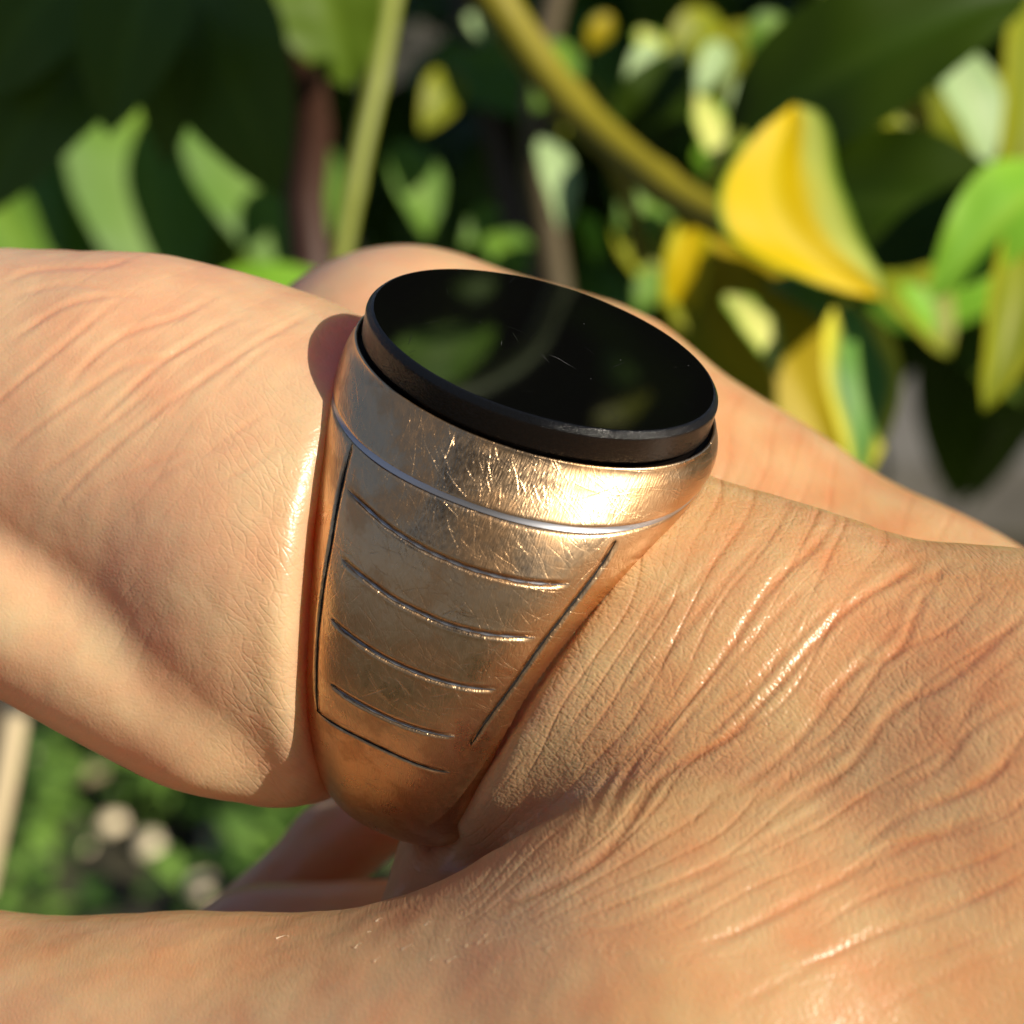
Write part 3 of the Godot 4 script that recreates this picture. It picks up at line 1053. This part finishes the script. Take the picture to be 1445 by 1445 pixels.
func build_plants() -> void:
	for x in [-16.0, -8.0, 0.0, 8.0, 16.0]: lit_spots.append([Vector3(x, 0, 6), 14.0])
	for q in [Vector3(-5, 6, -22), Vector3(2, 5, -24), Vector3(9, 0, -24), Vector3(15, -4, -22)]: lit_spots.append([q, 10.0])
	for q in [[520, 160, -160], [480, 330, -160], [1120, 85, -126], [895, 175, -134]]: lit_spots.append([pix(q[0], q[1], q[2]), 3.0])
	leaf_mat = StandardMaterial3D.new()
	leaf_mat.vertex_color_use_as_albedo = true
	leaf_mat.roughness = 0.5
	leaf_mat.metallic_specular = 0.32
	leaf_mat.cull_mode = BaseMaterial3D.CULL_DISABLED
	leaf_mat.backlight_enabled = true
	leaf_mat.backlight = Color(0.55, 0.62, 0.30)
	stem_mat = StandardMaterial3D.new()
	stem_mat.vertex_color_use_as_albedo = true
	stem_mat.roughness = 0.55
	var over := thing("overhanging_branch", pix(760, -900, -120), "leafy green branch arching over the plants above the hand", "branch")
	stem(over, [pix(500, -1500, -190), pix(900, -1000, -130), pix(1500, -900, -90)], 4.0, 2.0, Color(0.12, 0.09, 0.04))
	# dark umbrella plant, upper left
	var a := thing("umbrella_plant", pix(240, 1500, -170), "dark green umbrella plant with hanging glossy leaflets above the bent finger", "plant")
	var hub := pix(245, -40, -132)
	stem(a, [pix(900, 1500, -185), pix(470, 500, -180), pix(430, 100, -170), hub], 3.5, 1.6, Color(0.045, 0.018, 0.009), "trunk")
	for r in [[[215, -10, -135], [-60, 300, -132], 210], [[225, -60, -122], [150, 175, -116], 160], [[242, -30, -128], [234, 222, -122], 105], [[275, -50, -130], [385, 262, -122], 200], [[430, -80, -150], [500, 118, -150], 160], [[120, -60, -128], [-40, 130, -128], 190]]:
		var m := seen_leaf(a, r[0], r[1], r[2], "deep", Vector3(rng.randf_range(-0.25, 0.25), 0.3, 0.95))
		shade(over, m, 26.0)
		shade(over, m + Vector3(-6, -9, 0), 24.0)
	for r in [[[170, 60, -236], [240, 450, -228], 220, "green"], [[60, 100, -246], [40, 470, -240], 250, "green"], [[310, 80, -230], [402, 385, -222], 190, "green"], [[-60, 200, -236], [70, 420, -230], 170, "green"], [[420, 180, -236], [440, 400, -230], 120, "green"], [[285, 415, -150], [455, 388, -150], 62, "fresh"], [[395, -70, -172], [478, 45, -168], 95, "pale"]]:
		seen_leaf(a, r[0], r[1], r[2], r[3], Vector3(0.25, 0.1, 1.0), 0.05, 0.1)
	stem(a, [pix(560, -60, -165), pix(535, 90, -160), pix(505, 230, -158), pix(470, 420, -158)], 1.15, 1.0, Color(0.19, 0.22, 0.03))
	# yellow variegated umbrella plant, right
	var b := thing("variegated_plant", pix(1100, 1500, -150), "yellow and green variegated umbrella plant with broad leaves behind the ring", "plant")
	stem(b, [pix(660, -60, -135), pix(800, 140, -132), pix(955, 275, -124), pix(1075, 335, -118)], 1.9, 1.5, Color(0.20, 0.175, 0.006))
	stem(b, [pix(1190, -50, -128), pix(1120, 85, -126), pix(1045, 200, -126), pix(985, 290, -130)], 0.9, 1.0, Color(0.28, 0.34, 0.03))
	stem(b, [pix(840, 180, -134), pix(880, 260, -136), pix(905, 370, -140)], 0.9, 0.7, Color(0.22, 0.20, 0.015))
	stem(b, [pix(1000, 330, -136), pix(1050, 800, -150), pix(1080, 1500, -150)], 2.3, 3.2, Color(0.12, 0.10, 0.03), "trunk")
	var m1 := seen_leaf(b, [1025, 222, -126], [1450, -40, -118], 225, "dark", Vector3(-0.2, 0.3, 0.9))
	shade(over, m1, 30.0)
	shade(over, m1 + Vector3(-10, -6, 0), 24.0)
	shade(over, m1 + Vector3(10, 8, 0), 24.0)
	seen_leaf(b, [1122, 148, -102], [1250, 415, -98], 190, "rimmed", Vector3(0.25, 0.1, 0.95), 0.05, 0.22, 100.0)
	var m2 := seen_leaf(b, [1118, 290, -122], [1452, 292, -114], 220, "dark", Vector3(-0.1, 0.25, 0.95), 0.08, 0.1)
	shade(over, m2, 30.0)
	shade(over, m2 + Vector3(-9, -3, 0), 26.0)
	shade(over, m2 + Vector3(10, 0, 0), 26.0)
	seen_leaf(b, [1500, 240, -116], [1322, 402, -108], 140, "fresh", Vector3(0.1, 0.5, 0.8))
	seen_leaf(b, [1440, 320, -112], [1400, 572, -106], 105, "olive", Vector3(0.3, 0.1, 0.9), 0.08, 0.4)
	seen_leaf(b, [1320, 60, -150], [1405, 225, -146], 100, "pale", Vector3(0.3, 0.5, 0.8))
	seen_leaf(b, [1445, -40, -134], [1440, 260, -126], 140, "olive", Vector3(0.5, 0.1, 0.8))
	var m3 := seen_leaf(b, [985, 300, -134], [1185, 650, -128], 250, "gold", Vector3(0.1, 0.2, 0.95), 0.06, 0.12)
	shade(over, m3, 26.0)
	seen_leaf(b, [985, 285, -130], [952, 500, -130], 66, "yellow", Vector3(-0.1, 0.3, 0.9))
	seen_leaf(b, [1025, 415, -124], [1105, 520, -120], 60, "cream", Vector3(0.3, 0.5, 0.8))
	seen_leaf(b, [1195, 425, -118], [1222, 672, -112], 115, "variegated", Vector3(0.2, 0.3, 0.9), 0.1, 0.2)
	seen_leaf(b, [1080, 395, -128], [1190, 455, -124], 66, "green", Vector3(0.2, 0.6, 0.7))
	seen_leaf(b, [1240, 120, -140], [1320, 190, -140], 60, "gold", Vector3(0.3, 0.4, 0.8))
	# smaller leaves caught between, some in the sun
	var c := thing("young_shrub", pix(800, 1500, -200), "tangle of small pale and dark leaves between the two umbrella plants", "shrub")
	stem(c, [pix(820, 1500, -210), pix(800, 600, -205), pix(760, 100, -195), pix(900, -300, -190)], 3.0, 1.4, Color(0.08, 0.06, 0.03), "trunk")
	for r in [[[765, 195, -172], [800, 320, -168], 58, "pale"], [[700, 290, -178], [655, 345, -174], 40, "green"], [[880, 150, -150], [912, 205, -148], 42, "yellow"], [[980, 130, -160], [1015, 240, -156], 56, "cream"], [[925, 60, -170], [885, 130, -168], 44, "pale"], [[1020, 60, -176], [985, 130, -172], 46, "pale"], [[820, 300, -182], [845, 370, -180], 36, "fresh"], [[925, 380, -170], [900, 440, -168], 44, "green"], [[690, 330, -190], [740, 390, -188], 80, "green"], [[1060, 110, -182], [1030, 160, -180], 40, "pale"], [[860, 20, -190], [830, 70, -190], 36, "gold"], [[660, 20, -200], [690, 60, -200], 40, "pale"], [[1270, 400, -150], [1320, 470, -150], 50, "fresh"], [[1290, 90, -150], [1330, 130, -150], 36, "pale"]]:
		seen_leaf(c, r[0], r[1], r[2], r[3], Vector3(0.4, 0.5, 0.8), 0.1, 0.2)
	for r in [[[1170, 235, -200], [1450, 120, -194], 190, "olive"], [[1225, 430, -196], [1460, 385, -190], 150, "fresh"], [[960, 150, -205], [1120, 40, -200], 120, "olive"], [[800, 60, -186], [760, 150, -182], 70, "green"], [[930, 250, -178], [880, 340, -174], 84, "green"], [[1010, 20, -182], [940, 90, -178], 70, "olive"], [[845, 120, -190], [800, 190, -186], 60, "olive"], [[990, 250, -172], [1040, 190, -170], 64, "fresh"], [[880, 300, -188], [940, 420, -184], 100, "olive"], [[1150, 80, -168], [1300, 190, -164], 96, "olive"], [[1235, 370, -166], [1345, 490, -162], 110, "olive"], [[560, 200, -200], [610, 330, -198], 80, "green"], [[640, 100, -205], [600, 180, -200], 60, "olive"], [[720, 30, -200], [770, 90, -198], 50, "pale"], [[905, 40, -196], [930, 110, -194], 46, "cream"], [[1100, 20, -190], [1060, 80, -190], 60, "green"]]:
		seen_leaf(c, r[0], r[1], r[2], r[3], Vector3(0.35, 0.35, 0.85), 0.12, 0.15)
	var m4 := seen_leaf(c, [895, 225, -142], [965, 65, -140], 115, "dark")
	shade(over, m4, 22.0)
	mirrored(over)
	build_ground_cover()
	build_thicket(over)
	put_shades(over)

# where something must stand, reach mm up from the stone, to be mirrored at that place of the polished table
func in_mirror(px: float, py: float, reach: float) -> Vector3:
	var eye := Vector3(0, 0, DIST)
	var d := (pix(px, py, 0) - eye).normalized()
	var top := RO + RN * 11.55
	var p := eye + d * ((top - eye).dot(RN) / d.dot(RN))
	return p + d.bounce(RN) * reach

func mirrored(o: Node3D) -> void:
	var k := 250.0 / DIST / SC
	for r in [[548, 500, 705, 482, 120, "fresh", 150], [835, 590, 925, 560, 44, "olive", 150], [700, 400, 640, 410, 40, "green", 170], [850, 500, 900, 540, 50, "green", 190]]:
		var a := in_mirror(r[0], r[1], r[6])
		var b := in_mirror(r[2], r[3], r[6])
		leaf(o, a, b, r[4] * k, r[5], sun_dir + Vector3(-0.24, -0.81, 0.54), 0.1, 0.1)
		for f in [0.2, 0.5, 0.8]: lit_spots.append([a.lerp(b, f), 6.0])
		var m := (a + b) * 0.5
		clear_paths.append([RO + RN * 11.5, m])
	var pts := []
	for q in [[800, 385], [775, 440], [750, 490], [690, 535], [610, 560]]: pts.append(in_mirror(q[0], q[1], 150.0))
	stem(o, pts, 1.1, 0.7, Color(0.30, 0.38, 0.20))
	for q in pts: lit_spots.append([q, 4.0])

func build_thicket(over: Node3D) -> void:
	# shrubs that close the view behind
	var spots := [[180, 250, -310, "broad dark shrub standing behind the hanging umbrella leaves", -260], [620, 220, -250, "deep green shrub in shade straight behind the black stone", 900], [1000, 150, -270, "dense shrub in shade behind the yellow variegated leaves", 1120], [1380, 100, -280, "dark shrub reaching the corner beyond the broad leaves", 1500]]
	for s in spots:
		var mid := pix(s[0], s[1], s[2])
		var foot := pix(s[4], 1500, s[2] - 20)
		var o := thing("shrub", foot, s[3], "shrub", "shrubs behind the potted plants")
		stem(o, [foot, foot.lerp(mid, 0.6) + Vector3(8, 0, 0), mid + Vector3(0, 40, 0)], 5.0, 2.0, Color(0.06, 0.04, 0.02), "trunk")
		for k in 7: shade(over, mid + Vector3(rng.randf_range(-45, 45), rng.randf_range(-25, 35), rng.randf_range(-30, 10)), 46.0)
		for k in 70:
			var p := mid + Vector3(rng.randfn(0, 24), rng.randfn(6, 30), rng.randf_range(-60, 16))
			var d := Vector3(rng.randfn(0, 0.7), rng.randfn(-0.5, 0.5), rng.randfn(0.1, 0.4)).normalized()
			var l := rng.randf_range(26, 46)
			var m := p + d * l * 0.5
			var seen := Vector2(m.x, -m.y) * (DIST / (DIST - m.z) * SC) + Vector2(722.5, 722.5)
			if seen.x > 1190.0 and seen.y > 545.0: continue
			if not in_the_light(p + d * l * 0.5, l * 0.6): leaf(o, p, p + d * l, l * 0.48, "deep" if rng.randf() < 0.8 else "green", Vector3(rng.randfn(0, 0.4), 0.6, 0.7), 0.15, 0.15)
	# the branch overhead: roof of leaves that shades the shrubs and shows in the polished stone
	for k in 190:
		var far := rng.randf_range(230, 400)
		var p := Vector3(1, 6, 5) + Vector3(0.24 + rng.randfn(0, 0.15), 0.81, -0.54 + rng.randfn(0, 0.15)).normalized() * far
		var d := Vector3(rng.randfn(0, 0.6), -0.5, rng.randfn(0, 0.6)).normalized()
		var l := rng.randf_range(44, 70)
		leaf(over, p - d * l * 0.5, p + d * l * 0.5, l * 0.5, "dark" if rng.randf() < 0.85 else "green", Vector3(0.3, 0.8, 0.2), 0.12, 0.12)

# ---------------------------------------------------------------- ground
func on_ground(px: float, py: float) -> Vector3:
	var d := tip * Vector3((px - 722.5) / SC, -(py - 722.5) / SC, -DIST).normalized()
	var e := tip * Vector3(0, 0, DIST * 0.001)
	return e + d * ((GROUND - e.y) / d.y)

func world_thing(called: String, at: Vector3, label := "", category := "", group := "") -> Node3D:
	var o := Node3D.new()
	o.name = numbered(called)
	o.position = at
	tag(o, label, category, group)
	add_child(o)
	return o

func build_ground() -> void:
	var g := MeshInstance3D.new()
	g.name = "ground"
	var pm := PlaneMesh.new()
	pm.size = Vector2(60, 60)
	g.mesh = pm
	var m := StandardMaterial3D.new()
	m.albedo_texture = noise_color(101, [Color(0.012, 0.011, 0.005), Color(0.030, 0.027, 0.013), Color(0.06, 0.052, 0.026)])
	m.uv1_scale = Vector3(160, 160, 1)
	m.roughness = 0.95
	g.material_override = m
	g.position = Vector3(0, GROUND, 0)
	g.set_meta("kind", "structure")
	add_child(g)
	# paving slabs beyond the plants
	var pav := Node3D.new()
	pav.name = "paving"
	pav.position = Vector3(0, GROUND, 0)
	pav.set_meta("kind", "structure")
	add_child(pav)
	var slab_mat := StandardMaterial3D.new()
	slab_mat.albedo_texture = noise_color(103, [Color(0.10, 0.092, 0.076), Color(0.13, 0.12, 0.10), Color(0.155, 0.145, 0.12)])
	slab_mat.uv1_triplanar = true
	slab_mat.uv1_scale = Vector3(4, 4, 4)
	slab_mat.roughness = 0.9
	var p0 := on_ground(1235, 735) - pav.position
	for i in 4:
		for j in 3:
			var b := BoxMesh.new()
			b.size = Vector3(0.158, 0.05, 0.34)
			var s := part("paving_slab", b, slab_mat, pav)
			s.position = Vector3(p0.x + 0.045 + i * 0.17 - 0.07 , 0.0, p0.z - 0.16 - j * 0.352)
			s.rotation.y = 0.0

func noise_color(seed_: int, cols: Array) -> NoiseTexture2D:
	var t := NoiseTexture2D.new()
	t.width = 512
	t.height = 512
	t.seamless = true
	t.noise = noise(seed_, 0.02, FastNoiseLite.TYPE_SIMPLEX_SMOOTH, 4)
	var g := Gradient.new()
	g.offsets = PackedFloat32Array([0.15, 0.5, 0.85])
	g.colors = PackedColorArray([cols[0].linear_to_srgb(), cols[1].linear_to_srgb(), cols[2].linear_to_srgb()])
	t.color_ramp = g
	return t

func build_ground_cover() -> void:
	# low leaves over the soil, lower left
	var mm := MultiMesh.new()
	mm.transform_format = MultiMesh.TRANSFORM_3D
	mm.use_colors = true
	mm.mesh = leaf_sheet(Vector3.ZERO, Vector3(0, 0, 22), 11.0, Vector3.UP, "white", 0.2, 0.2, 0.0, Vector3.ZERO)
	var w := PackedColorArray()
	var arr := (mm.mesh as ArrayMesh).surface_get_arrays(0)
	w.resize(arr[Mesh.ARRAY_VERTEX].size())
	w.fill(Color.WHITE)
	mm.mesh = arrays_mesh(arr[Mesh.ARRAY_VERTEX], arr[Mesh.ARRAY_NORMAL], arr[Mesh.ARRAY_INDEX], w)
	var centre := on_ground(250, 1130)
	var clumps := [[160, 1075, 70], [20, 1235, 90], [370, 1150, 130], [440, 1140, 90], [520, 1220, 80], [300, 1200, 70], [590, 1230, 60], [330, 1110, 80], [250, 1050, 50], [-60, 1150, 60], [480, 1060, 90], [110, 1180, 60], [230, 1150, 50]]
	var xs := []
	var bare_spots := [[60, 1070], [158, 1172], [212, 1205], [160, 1122], [285, 1262], [300, 1190], [520, 1215]]
	for c in clumps:
		var p := on_ground(c[0], c[1]) - centre
		for k in c[2]:
			var b := Basis(Vector3.UP, rng.randf() * TAU) * Basis(Vector3.RIGHT, rng.randf_range(-0.7, 0.2))
			var f := rng.randf()
			var spot := p + Vector3(rng.randfn(0, 0.022), rng.randf_range(0.004, 0.03), rng.randfn(0, 0.035))
			var bare := false
			for q in bare_spots:
				var away: Vector3 = on_ground(q[0], q[1]) - centre - spot
				if absf(away.x) < 0.007 and away.z > -0.045 and away.z < 0.01: bare = true
			if bare: continue
			xs.append([Transform3D(b.scaled(Vector3.ONE * rng.randf_range(0.3, 0.75)), spot), Color(0.03, 0.075, 0.012).lerp(Color(0.17, 0.30, 0.05), f)])
	mm.instance_count = xs.size()
	for k in xs.size():
		mm.set_instance_transform(k, xs[k][0])
		mm.set_instance_color(k, xs[k][1])
	var gc := MultiMeshInstance3D.new()
	gc.name = "ground_cover"
	gc.multimesh = mm
	gc.material_override = leaf_mat
	gc.position = centre
	tag(gc, "low green leaves growing over bare soil below the bent finger", "ground cover", "", "stuff")
	add_child(gc)
	# pale chips and twigs on the soil
	var chip := mat(Color(0.80, 0.68, 0.46), 0.6)
	var where := [[60, 1070, 9.0, "pale round pebble on dark soil beside the cream stake"], [158, 1172, 8.5, "pale pebble on the soil right of the green tuft"], [212, 1205, 10.5, "larger bright pebble just above the lower finger's edge"], [160, 1122, 7.0, "small dim pebble beside the leaning twig"], [285, 1262, 9.5, "pale pebble half hidden by the lower finger"], [300, 1190, 7.5, "small pebble among leaves in the gap under the bent finger"], [520, 1215, 9.0, "pale pebble seen through the gap below the ring"], [95, 1030, 6.0, "small pebble highest on the soil, just under the finger's shaded pad"], [120, 1200, 5.0, "tiny pale pebble left of the green tuft"], [250, 1110, 5.5, "tiny pebble close under the bent finger's lower edge"], [350, 1215, 5.5, "tiny pebble right of the half hidden one"], [410, 1190, 6.5, "pale pebble deep in the leaves under the middle of the finger"]]
	var pm := pebble()
	for q in where:
		var o := MeshInstance3D.new()
		o.name = numbered("pebble")
		o.mesh = pm
		o.material_override = chip
		var p := on_ground(q[0], q[1])
		var k: float = q[2] * 0.00036
		o.transform = Transform3D(Basis(Vector3.UP, rng.randf() * TAU).scaled(Vector3(k, k, k)), p + Vector3(0, k * 0.7, 0))
		tag(o, q[3], "pebble", "pale pebbles on the soil")
		add_child(o)
		lit_spots.append([tip.inverse() * p * 1000.0, 9.0])
	for q in [[60, 1235], [370, 1150], [440, 1140], [170, 1075], [280, 1130]]: lit_spots.append([tip.inverse() * on_ground(q[0], q[1]) * 1000.0, 14.0])
	var tw := world_thing("twig", on_ground(140, 1110), "pale dry twig lying aslant on the soil under the bent finger", "twig")
	part("stick", tube(PackedVector3Array([Vector3(-12, 5, 4), Vector3(0, 6, 0), Vector3(12, 8, -12)]), PackedFloat32Array([3.0, 3.2, 3.4]), 8, Color(0.42, 0.34, 0.20), 0.08), stem_mat, tw)
	var at := pix(-10, 1180, -170)
	var st := thing("plant_stake", at, "cream plant stake standing upright at the left edge below the finger", "stake")
	part("cane", tube(PackedVector3Array([pix(-30, 1260, -170) - at, pix(5, 1100, -170) - at, pix(30, 960, -170) - at, pix(45, 860, -172) - at]), PackedFloat32Array([1.5, 1.4, 1.4, 1.3]), 12, Color(0.50, 0.40, 0.24), 0.04), stem_mat, st)

func pebble() -> ArrayMesh:
	var v := PackedVector3Array()
	var n := noise(131, 0.9)
	for i in 11:
		for j in 17:
			var a := PI * i / 10.0
			var b := TAU * j / 16.0
			var d := Vector3(sin(a) * cos(b), cos(a), sin(a) * sin(b))
			v.append(d * Vector3(1.2, 0.8, 1.0) * (1.0 + 0.25 * n.get_noise_3dv(d)))
	return grid_mesh(v, 11, 17)
